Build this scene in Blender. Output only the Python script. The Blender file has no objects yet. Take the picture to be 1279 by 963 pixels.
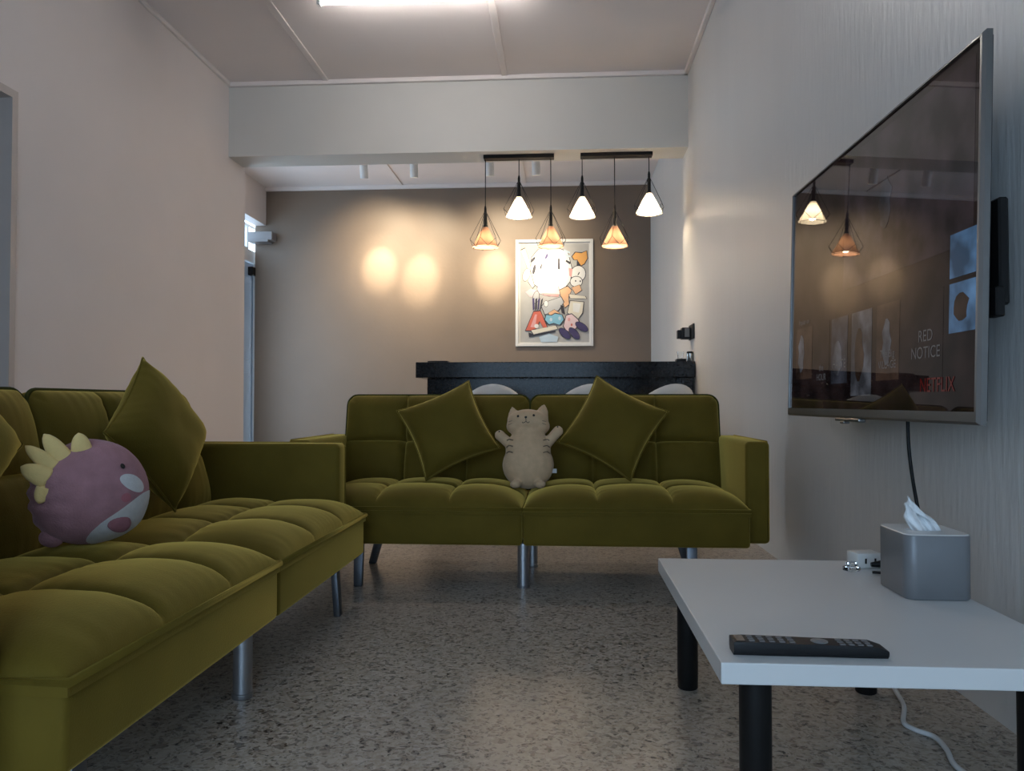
import bpy, bmesh, math, random
from mathutils import Vector, Matrix, Euler
from mathutils.bvhtree import BVHTree
from mathutils import noise as mnoise
random.seed(7)
S = bpy.context.scene
COL = S.collection
pi = math.pi

# ------------------------------------------------------------------ camera, world, daylight, exposure
cam = bpy.data.cameras.new('camera'); cam.sensor_fit = 'HORIZONTAL'; cam.sensor_width = 36.0
cam.lens = 980.0 / 1279.0 * 36.0; cam.clip_start = 0.02
camo = bpy.data.objects.new('camera', cam); COL.objects.link(camo)
YAW, PITCH = math.radians(3.8229), math.radians(1.2568)
F = Vector((-math.sin(YAW) * math.cos(PITCH), math.cos(YAW) * math.cos(PITCH), math.sin(PITCH)))
R = Vector((math.cos(YAW), math.sin(YAW), 0)); U = R.cross(F)
camo.matrix_world = Matrix(((R.x, U.x, -F.x, 0), (R.y, U.y, -F.y, 0), (R.z, U.z, -F.z, 0.70), (0, 0, 0, 1)))
S.camera = camo

w = bpy.data.worlds.new('World'); S.world = w; w.use_nodes = True
bg = w.node_tree.nodes['Background']
bg.inputs[0].default_value = (0.60, 0.79, 1.0, 1); bg.inputs[1].default_value = 5.2

def portal(loc, rot, sx, sy):
    l = bpy.data.lights.new('daylight_portal', 'AREA'); l.shape = 'RECTANGLE'; l.size = sx; l.size_y = sy
    l.energy = 1; l.cycles.is_portal = True
    o = bpy.data.objects.new('daylight_portal', l); o.location = loc; o.rotation_euler = rot; COL.objects.link(o)
portal((-0.55, -1.96, 1.15), (pi / 2, 0, 0), 2.3, 2.2)             # garden door behind the viewer: faces into the room
portal((-3.78, 7.9, 1.45), (0, -pi / 2, 0), 2.7, 2.2)              # passage at the far left

S.view_settings.view_transform = 'Standard'; S.view_settings.look = 'None'
S.view_settings.gamma = 1.0; S.view_settings.use_curve_mapping = False
S.view_settings.exposure = 0.0
TUBE, SPOT, PEND = 60.0, 100.0, 8.0

# ------------------------------------------------------------------ helpers: materials
def new_mat(name):
    m = bpy.data.materials.new(name); m.use_nodes = True
    nt = m.node_tree; b = nt.nodes['Principled BSDF']
    return m, nt, b
def mat(name, col, rough=0.5, metal=0.0, spec=0.5, sheen=0.0, var=0.06, scale=8.0, bump=0.0, bscale=60.0,
        emit=None, estr=0.0, trans=0.0, coat=0.0, stretch=None, sheen_tint=None):
    m, nt, b = new_mat(name)
    tc = nt.nodes.new('ShaderNodeTexCoord'); src = tc.outputs['Object']
    if stretch:
        mp = nt.nodes.new('ShaderNodeMapping'); mp.inputs['Scale'].default_value = stretch
        nt.links.new(src, mp.inputs['Vector']); src = mp.outputs['Vector']
    n = nt.nodes.new('ShaderNodeTexNoise'); n.inputs['Scale'].default_value = scale; n.inputs['Detail'].default_value = 4
    nt.links.new(src, n.inputs['Vector'])
    r = nt.nodes.new('ShaderNodeValToRGB')
    r.color_ramp.elements[0].position = 0.3; r.color_ramp.elements[1].position = 0.7
    r.color_ramp.elements[0].color = tuple(c * (1 - var) for c in col) + (1,)
    r.color_ramp.elements[1].color = tuple(min(1, c * (1 + var)) for c in col) + (1,)
    nt.links.new(n.outputs['Fac'], r.inputs['Fac']); nt.links.new(r.outputs['Color'], b.inputs['Base Color'])
    b.inputs['Roughness'].default_value = rough; b.inputs['Metallic'].default_value = metal
    b.inputs['Specular IOR Level'].default_value = spec
    if sheen:
        b.inputs['Sheen Weight'].default_value = sheen; b.inputs['Sheen Roughness'].default_value = 0.4
        if sheen_tint: b.inputs['Sheen Tint'].default_value = sheen_tint + (1,)
    if coat: b.inputs['Coat Weight'].default_value = coat
    if trans: b.inputs['Transmission Weight'].default_value = trans
    if emit:
        b.inputs['Emission Color'].default_value = emit + (1,); b.inputs['Emission Strength'].default_value = estr
    if bump:
        n2 = nt.nodes.new('ShaderNodeTexNoise'); n2.inputs['Scale'].default_value = bscale; n2.inputs['Detail'].default_value = 3
        nt.links.new(src, n2.inputs['Vector'])
        bp = nt.nodes.new('ShaderNodeBump'); bp.inputs['Strength'].default_value = bump; bp.inputs['Distance'].default_value = 0.01
        nt.links.new(n2.outputs['Fac'], bp.inputs['Height']); nt.links.new(bp.outputs['Normal'], b.inputs['Normal'])
    return m

def terrazzo():
    m, nt, b = new_mat('terrazzo')
    tc = nt.nodes.new('ShaderNodeTexCoord')
    nz = nt.nodes.new('ShaderNodeTexNoise'); nz.inputs['Scale'].default_value = 30
    nt.links.new(tc.outputs['Object'], nz.inputs['Vector'])
    mx = nt.nodes.new('ShaderNodeMix'); mx.data_type = 'VECTOR'; mx.inputs['Factor'].default_value = 0.03
    nt.links.new(tc.outputs['Object'], mx.inputs[4]); nt.links.new(nz.outputs['Color'], mx.inputs[5])
    def chips(scale, stops):
        v = nt.nodes.new('ShaderNodeTexVoronoi'); v.inputs['Scale'].default_value = scale
        nt.links.new(mx.outputs[1], v.inputs['Vector'])
        sep = nt.nodes.new('ShaderNodeSeparateColor'); nt.links.new(v.outputs['Color'], sep.inputs[0])
        r = nt.nodes.new('ShaderNodeValToRGB'); r.color_ramp.interpolation = 'CONSTANT'
        e = r.color_ramp.elements; e[0].position = stops[0][0]; e[0].color = stops[0][1] + (1,)
        e[1].position = stops[1][0]; e[1].color = stops[1][1] + (1,)
        for p, c in stops[2:]:
            k = e.new(p); k.color = c + (1,)
        nt.links.new(sep.outputs[0], r.inputs['Fac'])
        return r, v
    big, v1 = chips(88, [(0, (.028, .020, .016)), (.075, (.11, .07, .05)), (.135, (.34, .28, .22)), (.40, (.44, .39, .33)), (.72, (.50, .45, .39)), (.93, (.56, .52, .47))])
    sm, v2 = chips(180, [(0, (.022, .016, .013)), (.09, (.13, .085, .06)), (.16, (.42, .36, .29)), (.6, (.52, .47, .41))])
    mix = nt.nodes.new('ShaderNodeMix'); mix.data_type = 'RGBA'; mix.inputs[0].default_value = 0.5
    nt.links.new(big.outputs[0], mix.inputs[6]); nt.links.new(sm.outputs[0], mix.inputs[7])
    wn = nt.nodes.new('ShaderNodeTexNoise'); wn.inputs['Scale'].default_value = 1.3; nt.links.new(tc.outputs['Object'], wn.inputs['Vector'])
    wr = nt.nodes.new('ShaderNodeValToRGB'); wr.color_ramp.elements[0].color = (.80, .79, .78, 1); wr.color_ramp.elements[1].color = (1, 1, 1, 1)
    nt.links.new(wn.outputs['Fac'], wr.inputs['Fac'])
    mul = nt.nodes.new('ShaderNodeMix'); mul.data_type = 'RGBA'; mul.blend_type = 'MULTIPLY'; mul.inputs[0].default_value = 1
    nt.links.new(mix.outputs[2], mul.inputs[6]); nt.links.new(wr.outputs[0], mul.inputs[7])
    nt.links.new(mul.outputs[2], b.inputs['Base Color'])
    b.inputs['Roughness'].default_value = 0.28; b.inputs['Specular IOR Level'].default_value = 0.24
    return m

def shade_mat(name, col, tcol, fac=0.6):
    m, nt, b = new_mat(name)
    b.inputs['Base Color'].default_value = col + (1,); b.inputs['Roughness'].default_value = 0.9
    tc = nt.nodes.new('ShaderNodeTexCoord'); n = nt.nodes.new('ShaderNodeTexNoise'); n.inputs['Scale'].default_value = 90
    nt.links.new(tc.outputs['Object'], n.inputs['Vector'])
    r = nt.nodes.new('ShaderNodeValToRGB'); r.color_ramp.elements[0].position = .35; r.color_ramp.elements[1].position = .7
    r.color_ramp.elements[0].color = tuple(c * .7 for c in tcol) + (1,); r.color_ramp.elements[1].color = tcol + (1,)
    nt.links.new(n.outputs['Fac'], r.inputs['Fac'])
    t = nt.nodes.new('ShaderNodeBsdfTranslucent'); nt.links.new(r.outputs[0], t.inputs['Color'])
    mx = nt.nodes.new('ShaderNodeMixShader'); mx.inputs[0].default_value = fac
    nt.links.new(b.outputs[0], mx.inputs[1]); nt.links.new(t.outputs[0], mx.inputs[2])
    nt.links.new(mx.outputs[0], nt.nodes['Material Output'].inputs['Surface'])
    return m

def emit_mat(name, col, s):
    m, nt, b = new_mat(name)
    b.inputs['Base Color'].default_value = (.8, .8, .8, 1)
    b.inputs['Emission Color'].default_value = col + (1,); b.inputs['Emission Strength'].default_value = s
    return m

def velvet():
    m, nt, b = new_mat('green_velvet')
    tc = nt.nodes.new('ShaderNodeTexCoord')
    n = nt.nodes.new('ShaderNodeTexNoise'); n.inputs['Scale'].default_value = 5; n.inputs['Detail'].default_value = 5
    nt.links.new(tc.outputs['Object'], n.inputs['Vector'])
    r = nt.nodes.new('ShaderNodeValToRGB'); r.color_ramp.elements[0].position = .32; r.color_ramp.elements[1].position = .72
    r.color_ramp.elements[0].color = (.104, .072, .009, 1); r.color_ramp.elements[1].color = (.146, .101, .014, 1)
    nt.links.new(n.outputs['Fac'], r.inputs['Fac']); nt.links.new(r.outputs[0], b.inputs['Base Color'])
    b.inputs['Roughness'].default_value = 0.75; b.inputs['Specular IOR Level'].default_value = 0.12
    b.inputs['Sheen Weight'].default_value = 1.0; b.inputs['Sheen Roughness'].default_value = 0.40
    b.inputs['Sheen Tint'].default_value = (.92, .67, .16, 1)
    n2 = nt.nodes.new('ShaderNodeTexNoise'); n2.inputs['Scale'].default_value = 260
    nt.links.new(tc.outputs['Object'], n2.inputs['Vector'])
    bp = nt.nodes.new('ShaderNodeBump'); bp.inputs['Strength'].default_value = .12; bp.inputs['Distance'].default_value = .004
    nt.links.new(n2.outputs['Fac'], bp.inputs['Height']); nt.links.new(bp.outputs['Normal'], b.inputs['Normal'])
    return m

M = {}
M['left'] = mat('wall_paint_rose', (.75, .685, .66), .55, var=.02, scale=2, bump=.06, bscale=70)
M['ceil'] = mat('ceiling_paint', (.78, .72, .70), .7, var=.02, scale=2)
M['beam'] = mat('beam_paint', (.60, .59, .555), .6, var=.02, scale=2)
M['right'] = mat('wall_paint_grey', (.68, .67, .65), .36, var=.02, scale=3, bump=.22, bscale=40, stretch=(1, 1, .16))
M['brown'] = mat('wall_paint_taupe', (.195, .146, .108), .48, var=.03, scale=3, bump=.08, bscale=30)
M['strip'] = mat('cover_strip_paint', (.78, .72, .69), .6, var=.01)
M['floor'] = terrazzo()
M['velvet'] = velvet()
M['seam'] = mat('dark_green_piping', (.045, .045, .008), .8, spec=.1, var=.1, scale=40)
M['steel'] = mat('brushed_steel_leg', (.38, .39, .41), .40, 1.0, var=.04, scale=20)
M['legdark'] = mat('dark_grey_metal_leg', (.16, .17, .19), .42, .9, var=.05, scale=20)
M['black'] = mat('black_metal', (.008, .0075, .0075), .5, spec=.25, var=.1, scale=30)
M['blackplastic'] = mat('black_plastic', (.008, .008, .009), .42, spec=.25, var=.1, scale=30)
M['laminate'] = mat('white_laminate', (.70, .70, .69), .34, var=.01, scale=3)
M['lamedge'] = M['laminate']
M['granite'] = mat('black_granite', (.008, .008, .009), .16, var=.9, scale=45, spec=.22)
M['whiteplastic'] = mat('white_plastic', (.74, .73, .70), .3, var=.02)
M['white'] = mat('white_enamel', (.72, .71, .69), .4, var=.02)
M['greybox'] = mat('grey_box_plastic', (.20, .205, .215), .38, .15, var=.03, scale=20)
M['tissue'] = mat('tissue_paper', (.85, .87, .88), .9, var=.02)
M['dino'] = mat('mauve_plush', (.36, .185, .20), .95, spec=.05, sheen=.5, var=.12, scale=30, bump=.25, bscale=220, sheen_tint=(.8, .55, .6))
M['dinodark'] = mat('deep_mauve_plush', (.27, .115, .13), .95, spec=.05, sheen=.4, var=.1, scale=30, bump=.25, bscale=220, sheen_tint=(.8, .5, .55))
M['yellow'] = mat('yellow_felt', (.76, .55, .23), .95, spec=.05, sheen=.3, var=.06, scale=30, bump=.15, bscale=200)
M['plushwhite'] = mat('white_plush', (.60, .58, .57), .95, spec=.05, sheen=.3, var=.06, scale=60, bump=.25, bscale=220)
M['pink'] = mat('pink_felt', (.42, .15, .17), .95, spec=.05, var=.05)
M['cat'] = mat('beige_plush', (.64, .44, .27), .95, spec=.05, sheen=.4, var=.07, scale=40, bump=.25, bscale=240, sheen_tint=(.9, .8, .65))
M['catdark'] = mat('taupe_stitching', (.20, .145, .10), .95, spec=.05, var=.1)
M['eye'] = mat('black_thread', (.01, .009, .008), .4, var=.1)
M['tvframe'] = mat('gunmetal_bezel', (.23, .225, .22), .30, .85, var=.03, scale=10)
M['tvback'] = mat('tv_back_plastic', (.02, .021, .024), .5, var=.1)
M['ledge'] = mat('grey_ledge_paint', (.24, .225, .225), .5)
M['canister'] = mat('steel_canister', (.55, .55, .53), .25, 1.0, var=.03)
M['door'] = mat('grey_door_paint', (.20, .185, .175), .5, var=.03)
M['daylitdoor'] = mat('daylight_tinted_door', (.42, .56, .74), .45, var=.04, scale=3)  # blue daylight falling on the pale door is put into its base colour
M['frame'] = mat('door_frame_paint', (.55, .48, .44), .35, var=.02)
M['cable'] = mat('white_cable', (.72, .72, .72), .5, var=.02)
M['shade_w'] = shade_mat('white_linen_shade', (.8, .76, .68), (.95, .88, .76), .65)
M['shade_b'] = shade_mat('brown_linen_shade', (.42, .25, .17), (.13, .072, .042), .42)
M['bulb'] = emit_mat('lit_bulb', (1.0, .80, .55), 40)
M['tube'] = emit_mat('lit_tube', (1.0, .94, .90), TUBE)
M['spotlens'] = emit_mat('lit_spot_lens', (1.0, .8, .5), 12)
gm, nt, b = new_mat('clear_glass'); b.inputs['Transmission Weight'].default_value = 1; b.inputs['Roughness'].default_value = .02
b.inputs['Base Color'].default_value = (.95, .98, 1, 1); M['glass'] = gm
# outside window panes: thin glass that passes daylight
pm, nt, b = new_mat('window_pane_glass')
t = nt.nodes.new('ShaderNodeBsdfTransparent'); t.inputs[0].default_value = (.93, .97, 1, 1)
g = nt.nodes.new('ShaderNodeBsdfGlossy'); g.inputs['Roughness'].default_value = .02
mx = nt.nodes.new('ShaderNodeMixShader'); mx.inputs[0].default_value = .06
nt.links.new(t.outputs[0], mx.inputs[1]); nt.links.new(g.outputs[0], mx.inputs[2])
nt.links.new(mx.outputs[0], nt.nodes['Material Output'].inputs['Surface']); M['pane'] = pm

# ------------------------------------------------------------------ helpers: geometry
def finish(bm, name, m, parent=None, smooth=False, auto=None, loc=None, mats=None):
    me = bpy.data.meshes.new(name)
    bmesh.ops.recalc_face_normals(bm, faces=bm.faces[:])
    bm.to_mesh(me); bm.free()
    for k in (mats or [m]): me.materials.append(k)
    if smooth:
        for p in me.polygons: p.use_smooth = True
        if auto: me.set_sharp_from_angle(angle=math.radians(auto))
    o = bpy.data.objects.new(name, me); COL.objects.link(o)
    if parent: o.parent = parent
    if loc: o.location = loc
    return o
def tag(o, label, cat, group=None, kind=None):
    o['label'] = label; o['category'] = cat
    if group: o['group'] = group
    if kind: o['kind'] = kind
    return o
def thing(name, label, cat, loc=(0, 0, 0), rz=0.0, group=None):
    o = bpy.data.objects.new(name, None); COL.objects.link(o); o.empty_display_size = .05
    o.location = loc; o.rotation_euler = (0, 0, rz)
    return tag(o, label, cat, group)
def struct(bm, name, m, label, cat, **k):
    o = finish(bm, name, m, **k); o['kind'] = 'structure'; o['label'] = label; o['category'] = cat
    return o
def add_box(bm, lo, hi, bevel=0.0, seg=3, mi=0, mx=None):
    r = bmesh.ops.create_cube(bm, size=1.0)
    vs = r['verts']
    c = [(a + b_) / 2 for a, b_ in zip(lo, hi)]; d = [abs(b_ - a) for a, b_ in zip(lo, hi)]
    for v in vs: v.co = Vector((v.co.x * d[0] + c[0], v.co.y * d[1] + c[1], v.co.z * d[2] + c[2]))
    fs = set(f for v in vs for f in v.link_faces)
    if bevel:
        es = list(set(e for v in vs for e in v.link_edges))
        q = bmesh.ops.bevel(bm, geom=es, offset=bevel, segments=seg, profile=.5, affect='EDGES')
        vs = list(set(v for f in q['faces'] for v in f.verts) | set(v for v in vs if v.is_valid))
        fs = set(f for v in vs for f in v.link_faces)
    for f in fs: f.material_index = mi
    if mx:
        for v in vs: v.co = mx @ v.co
    return vs
def box(lo, hi, bevel=0.0, seg=3):
    bm = bmesh.new(); add_box(bm, lo, hi, bevel, seg); return bm
def add_lathe(bm, prof, n=24, axis_o=(0, 0, 0), cap=True, mx=None, mi=0):
    rings = []
    for r, z in prof:
        ring = [bm.verts.new((r * math.cos(2 * pi * k / n), r * math.sin(2 * pi * k / n), z)) for k in range(n)]
        rings.append(ring)
    fs = []
    for a, b_ in zip(rings, rings[1:]):
        for k in range(n):
            fs.append(bm.faces.new((a[k], a[(k + 1) % n], b_[(k + 1) % n], b_[k])))
    if cap:
        if prof[0][0] > 1e-6: fs.append(bm.faces.new(rings[0][::-1]))
        if prof[-1][0] > 1e-6: fs.append(bm.faces.new(rings[-1]))
    for f in fs: f.material_index = mi
    for ring in rings:
        for v in ring:
            if mx: v.co = mx @ v.co
            v.co += Vector(axis_o)
def add_tube(bm, pts, r, n=8, closed=False, rs=None, mi=0):
    pts = [Vector(p) for p in pts]; N = len(pts); rings = []
    up = Vector((0, 0, 1)); prev = None
    for i, p in enumerate(pts):
        if closed: t = pts[(i + 1) % N] - pts[i - 1]
        else: t = pts[min(i + 1, N - 1)] - pts[max(i - 1, 0)]
        t.normalize()
        if prev is None:
            a = t.cross(up)
            if a.length < 1e-4: a = t.cross(Vector((1, 0, 0)))
        else:
            a = prev - t * prev.dot(t)
        a.normalize(); prev = a; b_ = t.cross(a)
        rr = rs[i] if rs else r
        rings.append([bm.verts.new(p + (a * math.cos(2 * pi * k / n) + b_ * math.sin(2 * pi * k / n)) * rr) for k in range(n)])
    for i in range(N if closed else N - 1):
        a, b_ = rings[i], rings[(i + 1) % N]
        for k in range(n):
            f = bm.faces.new((a[k], a[(k + 1) % n], b_[(k + 1) % n], b_[k])); f.material_index = mi
    if not closed:
        bm.faces.new(rings[0][::-1]).material_index = mi; bm.faces.new(rings[-1]).material_index = mi
def smooth_path(pts, k=8):
    pts = [Vector(p) for p in pts]; out = []
    for i in range(len(pts) - 1):
        p0 = pts[max(i - 1, 0)]; p1 = pts[i]; p2 = pts[i + 1]; p3 = pts[min(i + 2, len(pts) - 1)]
        for j in range(k):
            t = j / k
            out.append(.5 * ((2 * p1) + (-p0 + p2) * t + (2 * p0 - 5 * p1 + 4 * p2 - p3) * t * t + (-p0 + 3 * p1 - 3 * p2 + p3) * t ** 3))
    out.append(pts[-1]); return out
def copy_tree(o, parent=None):
    c = o.copy(); COL.objects.link(c)
    if parent: c.parent = parent
    for ch in list(o.children): copy_tree(ch, c)
    return c
def add_blob(bm, loc, rad, rot=(0, 0, 0), sub=3):
    mx = Matrix.Translation(loc) @ Euler(rot).to_matrix().to_4x4() @ Matrix.Diagonal((rad[0], rad[1], rad[2], 1))
    bmesh.ops.create_icosphere(bm, subdivisions=sub, radius=1.0, matrix=mx)
def remeshed(bm, voxel, smooth_it=4):
    me = bpy.data.meshes.new('tmp'); bm.to_mesh(me); bm.free()
    o = bpy.data.objects.new('tmp', me); COL.objects.link(o)
    r = o.modifiers.new('r', 'REMESH'); r.mode = 'VOXEL'; r.voxel_size = voxel
    s = o.modifiers.new('s', 'SMOOTH'); s.iterations = smooth_it; s.factor = .6
    dg = bpy.context.evaluated_depsgraph_get(); dg.update()
    me2 = bpy.data.meshes.new_from_object(o.evaluated_get(dg))
    out = bmesh.new(); out.from_mesh(me2)
    bpy.data.objects.remove(o); bpy.data.meshes.remove(me); bpy.data.meshes.remove(me2)
    return out
def bm_join(dst, src):
    me = bpy.data.meshes.new('t'); src.to_mesh(me); src.free(); dst.from_mesh(me); bpy.data.meshes.remove(me)

# ------------------------------------------------------------------ the room
XL, XR, XR2, XRL, YB, YF, ZC = -2.67, .95, .99, -3.53, 9.05, -1.8, 3.25
YBM = 6.05; YBE = 6.33
struct(box((-4.0, YF - .15, -.1), (1.15, YB + .2, 0)), 'floor', M['floor'], 'speckled grey beige terrazzo floor', 'floor')
struct(box((-4.0, YF - .15, ZC), (1.15, YB + .2, ZC + .1)), 'ceiling', M['ceil'], 'pale pinkish panelled ceiling', 'ceiling')
bm = bmesh.new()   # left wall with a doorway
DY0, DY1, DZ = 2.62, 3.63, 2.215
add_box(bm, (XL - .13, YF, 0), (XL, DY0, ZC)); add_box(bm, (XL - .13, DY1, 0), (XL, YBE + .05, ZC)); add_box(bm, (XL - .13, DY0, DZ), (XL, DY1, ZC))
struct(bm, 'wall_left', M['left'], 'matte rose grey left wall with a doorway', 'wall')
bm = bmesh.new()
add_box(bm, (XR, YF, 0), (XR + .15, YBE, ZC)); add_box(bm, (XR2, YBE, 0), (XR2 + .11, YB + .15, ZC))
struct(bm, 'wall_right', M['right'], 'satin pale grey right wall behind the television', 'wall')
struct(box((-3.66, YB, 0), (XR2, YB + .15, ZC)), 'wall_back', M['brown'], 'taupe brown feature wall lit by warm spotlights', 'wall')
bm = bmesh.new()   # left wall of the far zone: opening under a header
OY0 = 6.8
add_box(bm, (XRL - .13, OY0, 2.80), (XRL, YB, ZC)); add_box(bm, (XRL - .13, YBE, 0), (XRL, OY0, ZC))
add_box(bm, (XRL - .13, YBE - .1, 0), (XL - .13, YBE + .05, ZC))
struct(bm, 'wall_far_left', M['left'], 'rose grey header wall above the far left opening', 'wall')
bm = bmesh.new()   # wall behind the viewer with the garden door opening
add_box(bm, (XL - .13, YF - .15, 0), (-1.7, YF, ZC)); add_box(bm, (.6, YF - .15, 0), (XR + .15, YF, ZC)); add_box(bm, (-1.7, YF - .15, 2.25), (.6, YF, ZC))
struct(bm, 'wall_front', M['left'], 'wall behind the viewer with a wide glazed door', 'wall')
bm = bmesh.new()
for x in (-1.70, -.97, -.20, .55): add_box(bm, (x, YF - .11, 0), (x + .05, YF - .05, 2.25))
add_box(bm, (-1.65, YF - .11, 2.20), (.55, YF - .05, 2.25)); add_box(bm, (-1.65, YF - .11, 0), (.55, YF - .05, .05))
o = struct(bm, 'door_3', M['white'], 'glazed sliding garden door behind the viewer', 'door')
finish(box((-1.65, YF - .085, .05), (.55, YF - .08, 2.20)), 'glass_pane', M['pane'], parent=o)
struct(box((XL, YBM, 2.66), (XR, YBE, ZC)), 'wall_beam', M['beam'], 'pale grey dropped beam crossing the ceiling', 'beam')
# cover strips
def strip(n, lo, hi, label='thin painted ceiling cover strip'):
    struct(box(lo, hi, .004, 1), 'trim_%d' % n, M['strip'], label, 'trim')
strip(1, (-1.90, YF, ZC - .012), (-1.85, YBM, ZC)); strip(2, (-.485, YF, ZC - .012), (-.435, YBM, ZC))
strip(3, (XL, YBM - .03, ZC - .035), (XR, YBM, ZC), 'cornice strip where ceiling meets the beam')
strip(4, (XR - .03, YF, ZC - .035), (XR, YBM, ZC), 'cornice strip along the right wall')
strip(5, (XL, YF, ZC - .03), (XL + .025, YBM, ZC), 'cornice strip along the left wall')
strip(6, (-1.93, YBE, ZC - .012), (-1.88, YB, ZC)); strip(7, (-.485, YBE, ZC - .012), (-.435, YB, ZC))
strip(8, (XRL, YB - .04, ZC - .045), (XR2, YB, ZC), 'pale cornice strip above the brown wall')
# left doorway
bm = bmesh.new()
add_box(bm, (XL - .14, DY0, 0), (XL + .012, DY0 + .04, DZ)); add_box(bm, (XL - .14, DY1 - .04, 0), (XL + .012, DY1, DZ)); add_box(bm, (XL - .14, DY0 + .04, DZ - .04), (XL + .012, DY1 - .04, DZ))
o = struct(bm, 'door_1', M['frame'], 'painted door frame in the left wall', 'door')
bm = box((XL - .13, DY0 + .042, .005), (XL - .09, DY1 - .042, DZ - .042), .003, 1)
for z0, z1 in ((.2, .95), (1.1, 2.0)): add_box(bm, (XL - .091, DY0 + .17, z0), (XL - .082, DY1 - .17, z1), .004, 1)
finish(bm, 'door_leaf', M['door'], parent=o)
bm = bmesh.new(); add_lathe(bm, [(.012, 0), (.012, .03), (.028, .04), (.028, .065), (.012, .075)], 16, mx=Matrix.Rotation(pi / 2, 4, 'Y'), axis_o=(XL - .09, DY0 + .12, 1.0))
finish(bm, 'door_knob', M['steel'], parent=o, smooth=True, auto=40)
# far left passage: pale door, daylight blue in its colour, with a transom and head rail
X2 = XRL - .13
bm = bmesh.new()
add_box(bm, (X2 - .10, OY0, 2.36), (X2 - .03, YB + .15, 2.50)); add_box(bm, (X2 - .10, 8.24, 0), (X2 - .03, 8.30, 2.36)); add_box(bm, (X2 - .10, YB + .08, 0), (X2 - .03, YB + .15, 2.36))
o = struct(bm, 'door_2', M['white'], 'pale door coloured with blue daylight, seen in the far left opening', 'door')
bm = box((X2 - .09, 8.31, .01), (X2 - .05, YB + .07, 2.35), .003, 1)
for a, b_ in ((8.40, 9.0),):
    for z0, z1 in ((.2, 1.05), (1.2, 2.1)): add_box(bm, (X2 - .051, a, z0), (X2 - .04, b_, z1), .005, 1)
finish(bm, 'door_leaf', M['daylitdoor'], parent=o)
finish(box((X2 - .05, 8.96, 2.20), (X2 + .01, 9.05, 2.30), .006, 2), 'door_closer', M['black'], parent=o)
bm = bmesh.new()
add_box(bm, (X2 - .09, 7.3, 2.77), (X2 - .04, YB + .15, 2.80)); add_box(bm, (X2 - .09, 8.92, 2.5), (X2 - .04, 8.95, 2.77)); add_box(bm, (X2 - .09, 7.3, 2.5), (X2 - .04, 7.33, 2.77)); add_box(bm, (X2 - .09, 7.33, 2.50), (X2 - .04, 8.92, 2.52))
o = struct(bm, 'window_1', M['white'], 'bright transom window above the pale door', 'window')
finish(box((X2 - .07, 7.33, 2.52), (X2 - .065, 8.92, 2.77)), 'glass_pane', M['pane'], parent=o)
bm = bmesh.new(); add_box(bm, (-3.70, 8.90, 2.60), (-3.40, YB, 2.70), .008, 2); add_box(bm, (-3.68, 8.88, 2.575), (-3.44, YB - .02, 2.605), .003, 1)
tag(finish(bm, 'wall_ledge', M['ledge']), 'small grey boxed ledge on the brown wall under the far left header', 'ledge')

# ------------------------------------------------------------------ sofas
def corner(x, y, wd, dp, rr, lowtoo=False):
    """round the corners at y = dp of the rectangle"""
    ax = wd / 2 - rr; ay = dp - rr
    if rr and abs(x) > ax and y > ay:
        dx, dy = (abs(x) - ax) / rr, (y - ay) / rr; m = max(dx, dy); L = math.hypot(dx, dy)
        return math.copysign(ax + dx * m / L * rr, x), ay + dy * m / L * rr
    return x, y
def tufted(wd, dp, h, cu=3, cv=2, nu=132, nv=80, thick=.02, p=5.0, seed=0, amp=1.0, rr=0):
    """quilted cushion panel: base plane z=0, top domed to h"""
    bm = bmesh.new(); rnd = random.Random(seed)
    ph = [rnd.uniform(0, 6) for _ in range(20)]
    def z(u, v):
        a, b_ = 2 * u - 1, 2 * v - 1
        env = ((1 - abs(a) ** p) * (1 - abs(b_) ** p)); env = max(env, 0) ** .5
        du = min([abs(u - k / cu) for k in range(1, cu)] or [9]) * wd
        dv = min([abs(v - k / cv) for k in range(1, cv)] or [9]) * dp
        fu, fv = (u * cu) % 1, (v * cv) % 1
        dome = (max(0, math.sin(pi * fu)) * max(0, math.sin(pi * fv))) ** .6
        g = .019 * math.exp(-du / .009) + .013 * math.exp(-du / .04) + .019 * math.exp(-dv / .009) + .012 * math.exp(-dv / .04)
        wr = .0042 * math.exp(-dv / .045) * mnoise.noise((u * wd * 34, v * dp * 7, seed + .7)) + \
             .0042 * math.exp(-du / .045) * mnoise.noise((u * wd * 7, v * dp * 34, seed + 4.7))
        edge = min(u, 1 - u) * wd, min(v, 1 - v) * dp
        wr += .0030 * math.exp(-edge[1] / .05) * mnoise.noise((u * wd * 38, 2.2, seed + 2.1)) + .003 * mnoise.noise((u * 6, v * 5, seed + 9.3))
        return env * (h * .92 + h * .10 * dome - amp * g) + min(1, env * 2) * wr * amp
    grid = [[bm.verts.new(corner((i / nu - .5) * wd, (j / nv) * dp, wd, dp, rr) + (z(i / nu, j / nv),)) for j in range(nv + 1)] for i in range(nu + 1)]
    for i in range(nu):
        for j in range(nv):
            bm.faces.new((grid[i][j], grid[i + 1][j], grid[i + 1][j + 1], grid[i][j + 1]))
    # skirt and bottom
    loop = [grid[i][0] for i in range(nu + 1)] + [grid[nu][j] for j in range(1, nv + 1)] + [grid[i][nv] for i in range(nu - 1, -1, -1)] + [grid[0][j] for j in range(nv - 1, 0, -1)]
    low = [bm.verts.new((v.co.x, v.co.y, -thick)) for v in loop]
    n = len(loop)
    for k in range(n): bm.faces.new((loop[k], low[k], low[(k + 1) % n], loop[(k + 1) % n]))
    bm.faces.new(low)
    return bm

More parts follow.
